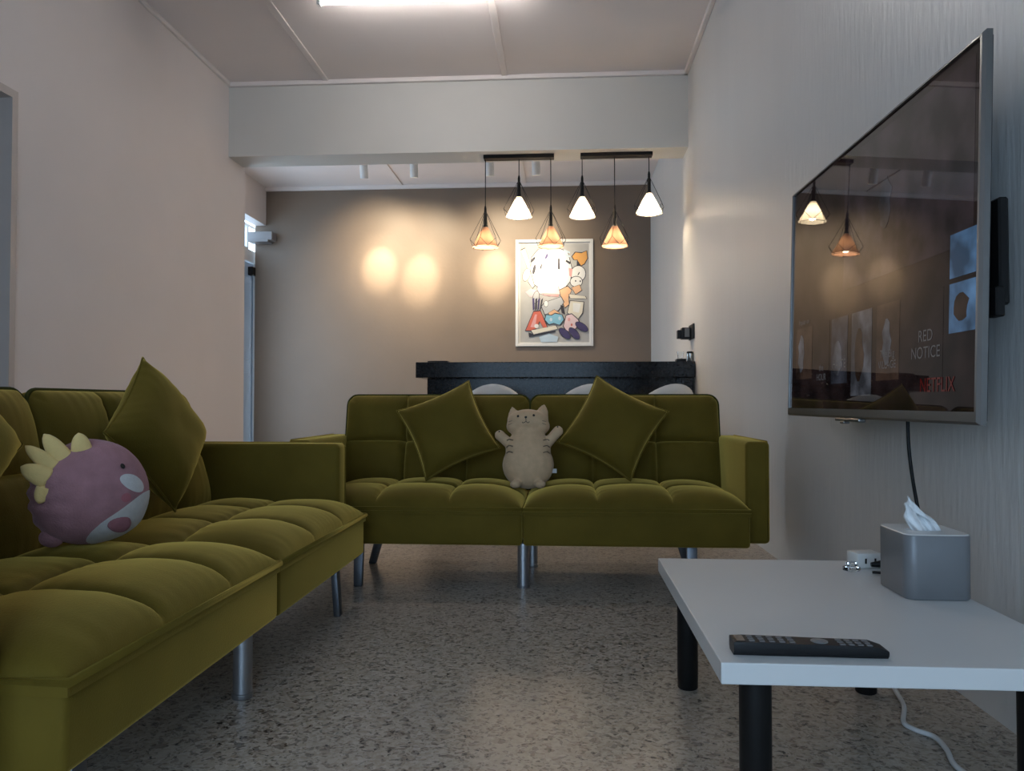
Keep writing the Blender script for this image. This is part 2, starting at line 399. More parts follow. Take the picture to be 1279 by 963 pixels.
HW = .84
def make_sofa(label):
    t = thing('sofa', label, 'sofa', group=None)
    for k, s in enumerate((-1, 1)):
        cx = s * HW / 2
        w0 = HW - .006
        base = box((cx - w0 / 2, 0, .165), (cx + w0 / 2, .565, .297), .012, 3)
        bo = finish(base, 'seat_base', M['velvet'], parent=t, smooth=True, auto=50)
        bm = tufted(w0 + .004, .565, .080, seed=3 + k, amp=.72)
        for v in bm.verts: v.co += Vector((cx, -.004, .300))
        so = finish(bm, 'seat_cushion', M['velvet'], parent=t, smooth=True, auto=60)
        bm = bmesh.new(); a = w0 / 2 + .001
        add_tube(bm, [(cx - a, -.005, .301), (cx + a, -.005, .301), (cx + a, .54, .301), (cx - a, .54, .301)], .0075, 8, closed=True)
        finish(bm, 'piping', M['velvet'], parent=so, smooth=True)
        # backrest
        tilt = math.atan2(.100, .41)
        L = .430
        mx = Matrix.Translation((cx + s * .005, .572, .315)) @ Matrix.Rotation(pi / 2 - tilt, 4, 'X')
        # panel local: x width, y up the back, z towards the front after flip
        bm = tufted(w0 + .012, L, .066, seed=11 + k, thick=.075, p=5, amp=1.25, rr=.045)
        for v in bm.verts: v.co = mx @ Vector((v.co.x, v.co.y, v.co.z))
        bk = finish(bm, 'backrest', M['velvet'], parent=t, smooth=True, auto=60)
        bm = bmesh.new(); a = w0 / 2 + .006
        add_tube(bm, [mx @ Vector(q) for q in [(-a, 0, 0), (a, 0, 0)] + [(a - .045 + .045 * math.cos(k2 * pi / 12), L - .044 + .045 * math.sin(k2 * pi / 12), 0) for k2 in range(7)] + [(-a + .045 - .045 * math.sin(k2 * pi / 12), L - .044 + .045 * math.cos(k2 * pi / 12), 0) for k2 in range(7)]], .006, 6, closed=True)
        finish(bm, 'piping', M['seam'], parent=bk, smooth=True)
    for s in (-1, 1):
        x0, x1 = s * (HW + .002), s * (HW + .093)
        bm = box((min(x0, x1), .095, .165), (max(x0, x1), .70, .553), .018, 4)
        ao = finish(bm, 'armrest', M['velvet'], parent=t, smooth=True, auto=60)
        bm = bmesh.new()
        xi = s * (HW + .010)
        add_tube(bm, [(xi + s * .073, .096, .18), (xi + s * .073, .096, .535), (xi + s * .073, .110, .552), (xi + s * .073, .68, .552)], .004, 6)
        finish(bm, 'piping', M['velvet'], parent=ao, smooth=True)
    for x, y in ((0, .055), (0.02, .44)):
        bm = bmesh.new(); add_lathe(bm, [(.024, 0), (.025, .004), (.025, .012), (.0225, .013), (.0225, .168)], 24, axis_o=(x, y, 0))
        finish(bm, 'leg', M['steel'], parent=t, smooth=True, auto=40)
    for s in (-1, 1):
        for y, dx, dy in ((.045, 0, -.012), (.44, .05, .02)):
            bm = bmesh.new(); vs = add_box(bm, (-.020, -.011, 0), (.020, .011, .168), .004, 2)
            for v in bm.verts:
                k = 1 - v.co.z / .168; wq = 1 - .18 * k
                v.co = Vector((s * .63 + v.co.x * wq + s * dx * k, y + v.co.y + dy * k, v.co.z))
            finish(bm, 'leg', M['legdark'], parent=t, smooth=True, auto=40)
    bm = bmesh.new()
    add_box(bm, (-.80, .10, .150), (.80, .14, .166)); add_box(bm, (-.80, .42, .150), (.80, .46, .166))
    finish(bm, 'under_frame', M['black'], parent=t)
    return t
sofa = make_sofa('green velvet tufted sofa facing us across the room with the cat plush')
sofa.location = (-.157, 2.935, 0)
sofa2 = copy_tree(sofa)
sofa2.location = (-.71, 1.92, 0); sofa2.rotation_euler = (0, 0, pi / 2)
sofa2['label'] = 'green velvet tufted sofa along the left wall with the dinosaur plush'
for ch in sofa2.children:
    if ch.name.startswith('leg') and abs(ch.data.vertices[0].co.x) < .1: ch.location.x = -.085
    elif ch.name.startswith('leg') and ch.data.vertices[0].co.x < -.5: ch.location.x = -.12

# ------------------------------------------------------------------ throw cushions
def pillow_mesh(D=.238, T=.075, n=44, seed=0):
    bm = bmesh.new(); top = {}; bot = {}
    h = D / math.sqrt(2)
    for i in range(n + 1):
        for j in range(n + 1):
            u, v = 2 * i / n - 1, 2 * j / n - 1
            x = h * u * (1 - .10 * (1 - v * v) * abs(u) ** 2); y = h * v * (1 - .10 * (1 - u * u) * abs(v) ** 2)
            e = max(0, (1 - u ** 4) * (1 - v ** 4)) ** .62
            z = T * e * (1 - .18 * (u * u * v * v))
            cr = abs(u * v)
            ed = 1 - max(abs(u), abs(v))
            z += .0035 * math.exp(-ed / .16) * (e ** .4) * math.sin((u - v if u * v > 0 else u + v) * 26 + seed) * (0.3 + cr)
            z += .005 * e * mnoise.noise((u * 2.1 + seed, v * 2.1, 3.3))
            # rotate 45 degrees so the corners lie on the axes
            X, Y = (x - y) / math.sqrt(2), (x + y) / math.sqrt(2)
            top[i, j] = bm.verts.new((X, Y, z))
            bot[i, j] = top[i, j] if (i in (0, n) or j in (0, n)) else bm.verts.new((X, Y, -z * .9))
    for i in range(n):
        for j in range(n):
            bm.faces.new((top[i, j], top[i + 1, j], top[i + 1, j + 1], top[i, j + 1]))
            q = (bot[i, j], bot[i, j + 1], bot[i + 1, j + 1], bot[i + 1, j])
            bm.faces.new(q)
    rim = [top[i, 0].co.copy() for i in range(n)] + [top[n, j].co.copy() for j in range(n)] + [top[i, n].co.copy() for i in range(n, 0, -1)] + [top[0, j].co.copy() for j in range(n, 0, -1)]
    return bm, rim
def pillow(label, c, nrm, roll, seed, D=.238, T=.075, flat=0):
    bm, rim = pillow_mesh(D, T, seed=seed)
    o = finish(bm, 'throw_cushion', M['velvet'], smooth=True)
    b2 = bmesh.new(); add_tube(b2, rim, .0035, 5, closed=True)
    finish(b2, 'piping', M['velvet'], parent=o, smooth=True)
    nrm = Vector(nrm).normalized(); e1 = Vector((0, 0, 1)).cross(nrm).normalized(); e2 = nrm.cross(e1)
    a = math.radians(roll); x = e1 * math.cos(a) + e2 * math.sin(a); y = nrm.cross(x)
    o.matrix_world = Matrix(((x.x, y.x, nrm.x, c[0]), (x.y, y.y, nrm.y, c[1]), (x.z, y.z, nrm.z, c[2]), (0, 0, 0, 1)))
    tag(o, label, 'cushion', 'green velvet throw cushions')
    return o
pillow('green velvet cushion on the far sofa, left of the cat plush', (-.496, 3.38, .572), (0.05, -1, .36), -20.5, 1)
pillow('green velvet cushion on the far sofa, right of the cat plush', (.205, 3.38, .588), (-0.05, -1, .36), 16.5, 5, D=.243)
pillow('green velvet cushion on the left sofa, standing on its corner beside the far armrest', (-1.19, 2.27, .612), (1, -.10, .28), -3, 9, D=.238, T=.08)
pillow('green velvet cushion cut off by the picture edge, left of the dinosaur plush', (-1.18, 1.415, .630), (1, -.10, .28), -3, 3, D=.240, T=.08)

# ------------------------------------------------------------------ plush toys
def decal(bvh, pts, direction, off=.0012, depth=.5, subdiv=5, lift=.35):
    """project a filled outline (list of points in front of the body) on to the surface"""
    bm = bmesh.new(); c = sum((Vector(p) for p in pts), Vector()) / len(pts)
    d = Vector(direction).normalized(); rings = []
    def hit(p):
        loc, nr, i, di = bvh.ray_cast(Vector(p) - d * depth, d)
        if loc is None:
            loc, nr, i, di = bvh.find_nearest(Vector(p))
        return loc + nr * off
    cen = bm.verts.new(hit(c))
    for k in range(1, subdiv + 1):
        rings.append([bm.verts.new(hit(c.lerp(Vector(p), k / subdiv))) for p in pts])
    n = len(pts)
    for i in range(n): bm.faces.new((cen, rings[0][i], rings[0][(i + 1) % n]))
    for a, b_ in zip(rings, rings[1:]):
        for i in range(n): bm.faces.new((a[i], b_[i], b_[(i + 1) % n], a[(i + 1) % n]))
    return bm
def ell(c, ax, ay, n=20):
    c = Vector(c); ax = Vector(ax); ay = Vector(ay)
    return [c + ax * math.cos(2 * pi * k / n) + ay * math.sin(2 * pi * k / n) for k in range(n)]

# cat plush ----------------------------------------------------
cat = thing('cat_plush', 'beige cat plush toy with raised paws sitting in the middle of the far sofa', 'plush toy', (-.150, 3.225, .373))
cat.rotation_euler = (math.radians(-13), 0, math.radians(1.5))
bm = bmesh.new()
add_blob(bm, (0, 0, .105), (.108, .078, .100)); add_blob(bm, (0, 0, .165), (.095, .070, .095))
add_blob(bm, (-.002, -.004, .288), (.087, .062, .052)); add_blob(bm, (-.055, -.004, .268), (.038, .045, .034)); add_blob(bm, (.053, -.004, .268), (.038, .045, .034))
add_blob(bm, (-.002, 0, .235), (.062, .055, .04))
for s, zt in ((-1, .344), (1, .356)):     # ears: pointed
    mx = Matrix.Translation((s * .057 - .002, 0, .308)) @ Matrix.Rotation(s * .22, 4, 'Y') @ Matrix.Diagonal((1, .62, 1, 1))
    add_lathe(bm, [(.034, -.02), (.031, 0), (.022, zt - .325), (.009, zt - .304), (.0, zt - .296)], 14, mx=mx)
for s, p1 in ((-1, (-.118, -.020, .226)), (1, (.124, -.020, .244))):
    p0 = Vector((s * .070, -.004, .185)); p1 = Vector(p1)
    add_tube(bm, smooth_path([p0, p0.lerp(p1, .5), p1], 4), .02, 12, rs=[.022] * 5 + [.022, .022, .021, .020])
    add_blob(bm, p1, (.0225, .020, .023))
for s in (-1, 1): add_blob(bm, (s * .050, -.052, .018), (.024, .026, .017))
bm = remeshed(bm, .0055, 5)
bvh = BVHTree.FromBMesh(bm)
finish(bm, 'body', M['cat'], parent=cat, smooth=True)
Y = (0, 1, 0)
for x, z in ((-.041, .299), (.023, .302)): finish(decal(bvh, ell((x, -.1, z), (.0048, 0, 0), (0, 0, .0052)), Y, .0022), 'eye', M['eye'], parent=cat, smooth=True)
finish(decal(bvh, ell((-.009, -.1, .293), (.0052, 0, 0), (0, 0, .0045)), Y, .003), 'nose', M['eye'], parent=cat, smooth=True)
def stitch(pts, r, m, name):
    q = []
    for p in smooth_path(pts, 4):
        loc, nr, i, d = bvh.ray_cast(Vector((p.x, -.3, p.z)), Vector(Y))
        if loc is not None: q.append(loc + nr * .0006)
    b_ = bmesh.new(); add_tube(b_, q, r, 6); return finish(b_, name, m, parent=cat, smooth=True)
stitch([(-.009, 0, .289), (-.009, 0, .277), (-.020, 0, .271), (-.024, 0, .275)], .0013, M['eye'], 'mouth')
stitch([(-.009, 0, .277), (0, 0, .271), (.006, 0, .276)], .0013, M['eye'], 'mouth')
for s in (-1, 1):
    for k in range(2): stitch([(s * .062 - .004, 0, .283 - k * .011), (s * .078 - .004, 0, .281 - k * .014)], .0010, M['catdark'], 'whisker')
    for z in (.205, .178, .152):
        stitch([(s * .062, 0, z - .004), (s * .078, 0, z + .002), (s * .088, 0, z - .003)], .0030 if s < 0 else .0022, M['catdark'], 'stripe')
    for dz in (0, .009): pass
for c in ((-.120, 0, .238), (.122, 0, .258)):
    finish(decal(bvh, ell((c[0], -.1, c[2]), (.003, 0, 0), (0, 0, .0035)), Y, .002), 'paw_pad', M['eye'], parent=cat, smooth=True)
bm = bmesh.new(); add_box(bm, (.100, -.012, .070), (.118, -.010, .088), .0006, 1)
finish(bm, 'fabric_tag', M['plushwhite'], parent=cat)

# dinosaur plush ------------------------------------------------
DC = Vector((-1.085, 1.735, .52)); RZ = math.radians(30)
dino = thing('dinosaur_plush', 'round mauve dinosaur plush toy with yellow spikes on the left sofa seat', 'plush toy', (DC.x, DC.y, DC.z - .124), RZ)
camd = Vector((-DC.x, -DC.y, 0)).normalized(); rgt = Vector((-camd.y, camd.x, 0)); rgt = rgt if rgt.x > 0 else -rgt
Ri = Matrix.Rotation(-RZ, 3, 'Z')
RAD = Vector((.123, .108, .126))
def vdir(a, b_, c=None):                   # picture right, up, towards the viewer -> local direction
    if c is None: c = math.sqrt(max(.02, 1 - a * a - b_ * b_))
    return (Ri @ (rgt * a + Vector((0, 0, b_)) + camd * c)).normalized()
O = Vector((0, 0, .124))
bm = bmesh.new(); bmesh.ops.create_icosphere(bm, subdivisions=5, radius=1.0)
for v in bm.verts:
    n = v.co.normalized(); q = Vector((n.x * RAD.x, n.y * RAD.y, n.z * RAD.z))
    if n.z < -.55: q.z = RAD.z * (-.55 + (n.z + .55) * .75)
    q *= 1 + .022 * mnoise.noise(n * 1.7 + Vector((3, 1, 0)))
    back = max(0, -n.x)                    # gathered folds on the back
    q *= 1 + .032 * back * math.sin(n.z * 24 + 2 * mnoise.noise(n * 3)) * (1 - abs(n.z)) + .004 * mnoise.noise(n * 8)
    v.co = q + O
bvh = BVHTree.FromBMesh(bm)
finish(bm, 'body', M['dino'], parent=dino, smooth=True)
def patch(name, m, d, ra, rb, ang=0.0, off=.0015, squash=None):
    d = Vector(d).normalized(); e1 = Vector((0, 0, 1)).cross(d).normalized(); e2 = d.cross(e1)
    x = e1 * math.cos(ang) + e2 * math.sin(ang); y = d.cross(x)
    c = O + d * .2
    b_ = decal(bvh, ell(c, x * ra, y * rb, 32), -d, off, .1, 8)
    return finish(b_, name, m, parent=dino, smooth=True)
patch('snout', M['plushwhite'], vdir(.74, .24), .034, .018, -.5)
patch('belly', M['plushwhite'], vdir(.72, -.60, .36), .086, .066, .75)
patch('cheek', M['pink'], vdir(.62, -.02), .012, .010)
for q in (vdir(.53, .56),):
    patch('eye', M['eye'], q, .0052, .0062, 0, .004)
patch('eye', M['eye'], Vector((vdir(.53, .56).x, -vdir(.53, .56).y, vdir(.53, .56).z)), .0052, .0062, 0, .004)
def lobe(name, m, base, tip, r, flatten=.6):
    b_ = bmesh.new(); base = Vector(base); tip = Vector(tip); ax = tip - base
    mx = Matrix.Translation(base.lerp(tip, .5)) @ ax.to_track_quat('X', 'Z').to_matrix().to_4x4() @ Matrix.Diagonal((ax.length / 2, r * flatten, r, 1))
    bmesh.ops.create_uvsphere(b_, u_segments=24, v_segments=14, radius=1, matrix=mx)
    for v in b_.verts: v.co += v.normal * .0015 * mnoise.noise(v.co * 40)
    return finish(b_, name, m, parent=dino, smooth=True)
def surf(d, k=1.0): return O + Vector((d.x * RAD.x, d.y * RAD.y, d.z * RAD.z)) * k
lobe('arm', M['dinodark'], surf(vdir(.28, -.42), .97), surf(vdir(.62, -.50), 1.06), .021, .6)
lobe('arm', M['dinodark'], surf(Vector((.35, .80, -.44)), .98), surf(Vector((.66, .55, -.46)), 1.05), .020, .55)
lobe('tail', M['dino'], surf(vdir(-.45, -.84, .3), .92), surf(vdir(-.80, -.66, .18), 1.06), .021, .8)
# crest spikes standing along the back, in the picture's order from the head to the tail
def vpos(x, y, c): return O + (Ri @ (rgt * x + Vector((0, 0, y)) + camd * c)) * .122
crest = [((-.02, .84), .40), ((-.24, .82), .38), ((-.46, .70), .40), ((-.60, .54), .45), ((-.69, .36), .50), ((-.735, .16), .54), ((-.74, .0), .56)]
b_ = bmesh.new(); add_tube(b_, smooth_path([vpos(q[0], q[1], c - .02) for q, c in crest], 5), .009, 10)
finish(b_, 'crest_band', M['yellow'], parent=dino, smooth=True)
for (bx, by), (tx_, ty), c, hwid in (((-.13, .80), (-.20, 1.17), .40, .021), ((-.42, .68), (-.74, 1.16), .42, .021), ((-.56, .54), (-1.02, .96), .46, .018), ((-.66, .36), (-1.08, .60), .52, .023), ((-.71, .20), (-.80, -.06), .56, .017)):
    base = vpos(bx, by, c); tip = vpos(tx_, ty, c + .06); d = tip - base; tot = d.length; d.normalize()
    cl = Ri @ camd; sd = (cl - d * cl.dot(d)).normalized(); t = d.cross(sd)
    b_ = bmesh.new(); K = 10; n = 18; rings = []
    for i in range(K + 1):
        f = i / K; g = (1 - f ** 2.5) ** .62 if f < 1 else .05; th = .010 * ((1 - f ** 2.5) ** .5 if f < 1 else .08)
        rings.append([b_.verts.new(base + d * (f * tot) + t * hwid * g * math.cos(2 * pi * k / n) + sd * th * math.sin(2 * pi * k / n)) for k in range(n)])
    for r0, r1 in zip(rings, rings[1:]):
        for k in range(n): b_.faces.new((r0[k], r0[(k + 1) % n], r1[(k + 1) % n], r1[k]))
    b_.faces.new(rings[0][::-1]); b_.faces.new(rings[-1])
    finish(b_, 'spike', M['yellow'], parent=dino, smooth=True)

# ------------------------------------------------------------------ let the soft things rest on the sofas
def tree(o): return [o] + [k for c in o.children for k in tree(c)]
def bvh_of(o):
    bpy.context.view_layer.update(); vs = []; fs = []
    for q in tree(o):
        if q.type != 'MESH': continue
        b_ = len(vs); vs += [q.matrix_world @ v.co for v in q.data.vertices]; fs += [[b_ + i for i in p.vertices] for p in q.data.polygons]
    return BVHTree.FromPolygons(vs, fs)
def settle(o, base, d, start=.10, step=.002):
    """back off against d, then advance along d until it would touch"""
    d = Vector(d).normalized(); p0 = o.location.copy(); o.location = p0 - d * start; B = bvh_of(base)
    k = 0
    while k < 120 and not bvh_of(o).overlap(B):
        o.location = o.location + d * step; k += 1
    o.location = o.location - d * step * 1.2
    return tuple(round(x, 3) for x in o.location - p0)
cush = [q for q in COL.objects if q.name.startswith('throw_cushion')]
print('settled', settle(cush[0], sofa, (0, 1, -.25)), settle(cush[1], sofa, (0, 1, -.25)), settle(cush[2], sofa2, (-1, 0, -.25)), settle(cush[3], sofa2, (-1, 0, -.25)),
      settle(cat, sofa, (0, .35, -1)), settle(dino, sofa2, (0, 0, -1)))

# ------------------------------------------------------------------ coffee table
tb = thing('coffee_table', 'low white laminate table with black round legs under the television', 'table', (.527, 1.622, 0))
finish(box((-.29, -.402, .272), (.29, .402, .305), .0018, 2), 'table_top', M['laminate'], parent=tb)
for x in (-.226, .200):
    for y in (-.345, .345):
        bm = bmesh.new(); add_lathe(bm, [(.022, 0), (.0245, .003), (.0245, .020), (.025, .021), (.025, .266), (.034, .267), (.034, .2718)], 24, axis_o=(x, y, 0))
        finish(bm, 'leg', M['black'], parent=tb, smooth=True, auto=40)
ZT = .3052

# remote control
rm = thing('remote_control', 'black television remote lying on the near edge of the white table', 'remote control', (.381, 1.272, ZT), math.radians(-1.0))
bm = bmesh.new()
L, W = .117, .022
secs = []
for k in range(13):
    x = -L + 2 * L * k / 12; f = abs(x) / L
    h = .022 - .004 * (k / 12) - (.006 * max(0, (f - .9) / .1) if k > 6 else .001 * max(0, (f - .9) / .1)); wq = W * (1 - .05 * max(0, (f - .85) / .15) - .06 * math.exp(-((x - .02) / .03) ** 2))
    prof = [(-wq * .72, 0), (wq * .72, 0), (wq * .95, .005), (wq, h * .8), (wq * .93, h), (-wq * .93, h), (-wq, h * .8), (-wq * .95, .005)]
    secs.append([bm.verts.new((x, y, z)) for y, z in prof])
for a, b_ in zip(secs, secs[1:]):
    for k in range(8): bm.faces.new((a[k], a[(k + 1) % 8], b_[(k + 1) % 8], b_[k]))
bm.faces.new(secs[0][::-1]); bm.faces.new(secs[-1])
finish(bm, 'remote_body', M['blackplastic'], parent=rm, smooth=True, auto=35)
M['button'] = mat('grey_button', (.16, .16, .165), .5, var=.05)
def rtop(x): return .022 - .004 * ((x + L) / (2 * L))
for cx in [-.088 + .0155 * i for i in range(5)] + [.050 + .0135 * i for i in range(4)]:
    for cy in (-.012, 0, .012):
        finish(box((cx - .0045, cy - .0035, rtop(cx) - .001), (cx + .0045, cy + .0035, rtop(cx) + .0014), .0012, 2), 'button', M['button'], parent=rm)
bm = bmesh.new(); add_lathe(bm, [(.013, 0), (.013, .002), (.0105, .0028), (.007, .0024), (.006, .0032), (.0, .0034)], 24, axis_o=(.018, 0, rtop(.018) - .001))
finish(bm, 'navigation_ring', mat('silver_ring', (.30, .33, .36), .3, .6), parent=rm, smooth=True, auto=40)
finish(box((-.112, -.016, rtop(-.105) - .001), (-.098, .016, rtop(-.105) + .0008), .0006, 1), 'top_panel', mat('brown_gloss', (.05, .035, .03), .2), parent=rm)

# tissue box
tx = thing('tissue_box', 'grey rounded tissue box with a white tissue standing out on the white table', 'tissue box', (.748, 1.70, ZT))
def rrect(hx, hy, r, n=6):
    out = []
    for sx, sy, a0 in ((1, 1, 0), (-1, 1, pi / 2), (-1, -1, pi), (1, -1, 3 * pi / 2)):
        for k in range(n + 1):
            a = a0 + pi / 2 * k / n
            out.append((sx * (hx - r) + r * math.cos(a), sy * (hy - r) + r * math.sin(a)))
    return out
def loft(bm, rings, cap0=True, cap1=True):
    R_ = [[bm.verts.new(p) for p in r] for r in rings]; n = len(R_[0])
    for a, b_ in zip(R_, R_[1:]):
        for k in range(n): bm.faces.new((a[k], a[(k + 1) % n], b_[(k + 1) % n], b_[k]))
    if cap0: bm.faces.new(R_[0][::-1])
    if cap1: bm.faces.new(R_[-1])
bm = bmesh.new(); hx, hy = .0655, .075
loft(bm, [[(x, y, z) for x, y in rrect(hx - i, hy - i, .022 - i)] for i, z in ((.003, 0), (.0, .003), (0, .127), (.001, .1285), (.004, .1285), (.005, .124))], cap1=False)
finish(bm, 'box_body', M['greybox'], parent=tx, smooth=True, auto=45)
bm = bmesh.new()
o1 = [(x, y, .1288) for x, y in rrect(hx - .0008, hy - .0008, .0212)]; o2 = [(x, y, .1306) for x, y in rrect(hx - .0025, hy - .0025, .0195)]
sl = [(.040 * math.cos(2 * pi * (k + .5) / 28 + .0), .018 * math.sin(2 * pi * (k + .5) / 28), .1298) for k in range(28)]
loft(bm, [o1, o2, sl, [(x, y, .118) for x, y, z in sl]], cap0=False, cap1=False)
finish(bm, 'lid', M['white'], parent=tx, smooth=True, auto=40)
bm = bmesh.new(); nu, nv = 26, 14; G = []
for i in range(nu + 1):
    row = []
    for j in range(nv + 1):
        u = i / nu; v = j / nv
        wdt = (.016 + .015 * math.sin(pi * min(1, v * .75 + .18))) * (1 - .62 * max(0, v - .55) / .45)
        x = (u - .5) * 2 * wdt + .010 - .040 * v ** 1.5
        y = .010 * math.sin(u * 13 + 1) * (.5 + .5 * (1 - v)) + .006 * math.sin(u * 29 + v * 5) - .004 * math.cos(v * 7)
        z = .120 + v * .074 * (1 - .28 * abs((u - .25) * 1.4)) - .008 * v * math.sin(u * 17)
        row.append(bm.verts.new((x, y, z)))
    G.append(row)
for i in range(nu):
    for j in range(nv): bm.faces.new((G[i][j], G[i + 1][j], G[i + 1][j + 1], G[i][j + 1]))
to = finish(bm, 'tissue', M['tissue'], parent=tx, smooth=True)
sm = to.modifiers.new('solid', 'SOLIDIFY'); sm.thickness = .0012

# socket adapter with plug, and the cables
ad = thing('extension_socket', 'small white socket block behind the tissue box on the white table', 'socket', (.722, 1.955, ZT), math.radians(10))
finish(box((-.032, -.026, 0), (.032, .026, .036), .004, 2), 'socket_body', M['whiteplastic'], parent=ad, smooth=True, auto=40)
bm = bmesh.new()
for dx in (-.012, .012): add_box(bm, (dx - .002, -.0275, .012), (dx + .002, -.0255, .024))
finish(bm, 'socket_slots', M['eye'], parent=ad)
bm = bmesh.new(); add_box(bm, (-.016, -.014, 0), (.016, .014, .012), .004, 2); add_box(bm, (-.010, -.008, .0115), (.012, .010, .022), .004, 2)
o = finish(bm, 'cable_clip', M['glass'], smooth=True, auto=40); o.location = (.672, 1.90, ZT); o.rotation_euler = (0, 0, .5)
tag(o, 'clear plastic clip lying in front of the white socket block', 'clip')
pc = thing('power_cable', 'black television power cable hanging down behind the tissue box with a plug', 'cable', (.86, 2.02, .40))
def rel(pts, o): return [(x - o[0], y - o[1], z - o[2]) for x, y, z in pts]
q = (.86, 2.02, .40)
bm = bmesh.new()
add_tube(bm, smooth_path(rel([(.846, 2.0, .69), (.847, 2.0, .60), (.855, 2.0, .52), (.866, 2.0, .45), (.868, 1.97, .37), (.82, 1.93, .335), (.778, 1.885, .328)], q), 8), .0045, 8)
add_tube(bm, smooth_path(rel([(.868, 1.965, .38), (.86, 1.90, .33), (.81, 1.85, .3105), (.76, 1.85, .3105), (.705, 1.862, .3105)], q), 8), .0032, 8)
finish(bm, 'cord', M['blackplastic'], parent=pc, smooth=True)
bm = bmesh.new(); a = Vector((.778 - q[0], 1.885 - q[1], .329 - q[2])); b_ = Vector((.712 - q[0], 1.888 - q[1], .323 - q[2]))
add_tube(bm, [a, a.lerp(b_, .15), a.lerp(b_, .35), a.lerp(b_, .55), b_], .01, 12, rs=[.008, .016, .017, .010, .005])
finish(bm, 'plug', M['blackplastic'], parent=pc, smooth=True, auto=50)
bm = bmesh.new()
add_tube(bm, smooth_path([(.83, 2.10, .006), (.800, 1.985, .006), (.775, 1.87, .006), (.735, 1.775, .006), (.742, 1.735, .006), (.766, 1.70, .006), (.762, 1.64, .006), (.745, 1.56, .006), (.77, 1.45, .006), (.80, 1.2, .006), (.80, .8, .006)], 8), .0055, 8)
tag(finish(bm, 'extension_lead', M['cable'], smooth=True), 'white lead running along the terrazzo under the white table', 'lead')

# ------------------------------------------------------------------ television
TW, TH, TT = 1.244, .785, .014
tilt = math.radians(1.65)
tv = thing('television', 'large wall mounted flat television showing a dark film menu on the right wall', 'television', (.8115, 2.216, 1.048))
# local x runs away from the viewer, local y up, local z into the room
tv.matrix_world = Matrix.Translation((.8115, 2.216, 1.048)) @ Matrix(((0, 0, -1, 0), (-1, 0, 0, 0), (0, 1, 0, 0), (0, 0, 0, 1))).to_4x4() @ Matrix.Rotation(-tilt, 4, 'X')
tv.matrix_world = Matrix.Translation((.8115, 2.216, 1.048)) @ Matrix.Rotation(math.radians(.9), 4, 'Z') @ Matrix.Translation((-.8115, -2.216, -1.048)) @ tv.matrix_world
hw, hh = TW / 2, TH / 2
# local +x = towards the viewer (-y world)
bm = bmesh.new(); BL, BB = .010, .026
def frame_bm(x0, x1, y0, y1, il, ir, ib, it, zf, zb, r=.006):
    bm = bmesh.new()
    outer = [(x0, y0), (x1, y0), (x1, y1), (x0, y1)]; inner = [(x0 + il, y0 + ib), (x1 - ir, y0 + ib), (x1 - ir, y1 - it), (x0 + il, y1 - it)]
    ob = [bm.verts.new((x, y, zb)) for x, y in outer]; oc = [bm.verts.new((x, y, zf - r)) for x, y in outer]
    of = [bm.verts.new((x + (r if x == x0 else -r), y + (r if y == y0 else -r), zf)) for x, y in outer]
    inf = [bm.verts.new((x, y, zf)) for x, y in inner]; inb = [bm.verts.new((x, y, zf - .006)) for x, y in inner]; ibb = [bm.verts.new((x, y, zb)) for x, y in inner]
    for A, B in ((ob, oc), (oc, of), (of, inf), (inf, inb), (inb, ibb), (ibb, ob)):
        for k in range(4): bm.faces.new((A[k], A[(k + 1) % 4], B[(k + 1) % 4], B[k]))
    return bm
finish(frame_bm(-hw, hw, -hh, hh, .010, .013, .026, .010, .004, -TT), 'bezel', M['tvframe'], parent=tv)
bm = box((-hw + .006, -hh + .006, -TT - .006), (hw - .006, hh - .006, -TT + .004), .003, 1)
add_box(bm, (-.42, -.30, -.045), (.42, .12, -TT), .012, 2)
finish(bm, 'back_cover', M['tvback'], parent=tv)
# the lit panel: one glossy surface with flat pictures in it
def scr(name, col, s):
    m, nt, b = new_mat(name); b.inputs['Base Color'].default_value = (.004, .004, .004, 1); b.inputs['Roughness'].default_value = .018
    b.inputs['IOR'].default_value = 1.36
    tc = nt.nodes.new('ShaderNodeTexCoord'); n = nt.nodes.new('ShaderNodeTexNoise'); n.inputs['Scale'].default_value = 9; n.inputs['Detail'].default_value = 3
    nt.links.new(tc.outputs['Object'], n.inputs['Vector'])
    r = nt.nodes.new('ShaderNodeValToRGB'); r.color_ramp.elements[0].position = .4; r.color_ramp.elements[1].position = .65
    r.color_ramp.elements[0].color = tuple(c * .25 for c in col) + (1,); r.color_ramp.elements[1].color = col + (1,)
    nt.links.new(n.outputs['Fac'], r.inputs['Fac']); nt.links.new(r.outputs[0], b.inputs['Emission Color'])
    b.inputs['Emission Strength'].default_value = s
    return m
sm_ = [scr('screen_dark', (.010, .006, .006), 1), scr('screen_slate', (.030, .033, .045), 1), scr('screen_brown', (.03, .018, .013), 1),
       scr('screen_pale', (.065, .07, .085), 1), scr('screen_blue', (.07, .15, .28), 1), scr('screen_hero', (.022, .016, .020), 1)]
bm = bmesh.new()
def quad(bm, x0, y0, x1, y1, z, mi):
    f = bm.faces.new([bm.verts.new(p) for p in ((x0, y0, z), (x1, y0, z), (x1, y1, z), (x0, y1, z))]); f.material_index = mi
sx0, sx1, sy0, sy1 = -hw + .010, hw - .013, -hh + .026, hh - .010
quad(bm, sx0, sy0, sx1, sy1, -.002, 0)
def U_(u): return sx0 + u * (sx1 - sx0)
def V_(v): return sy0 + v * (sy1 - sy0)
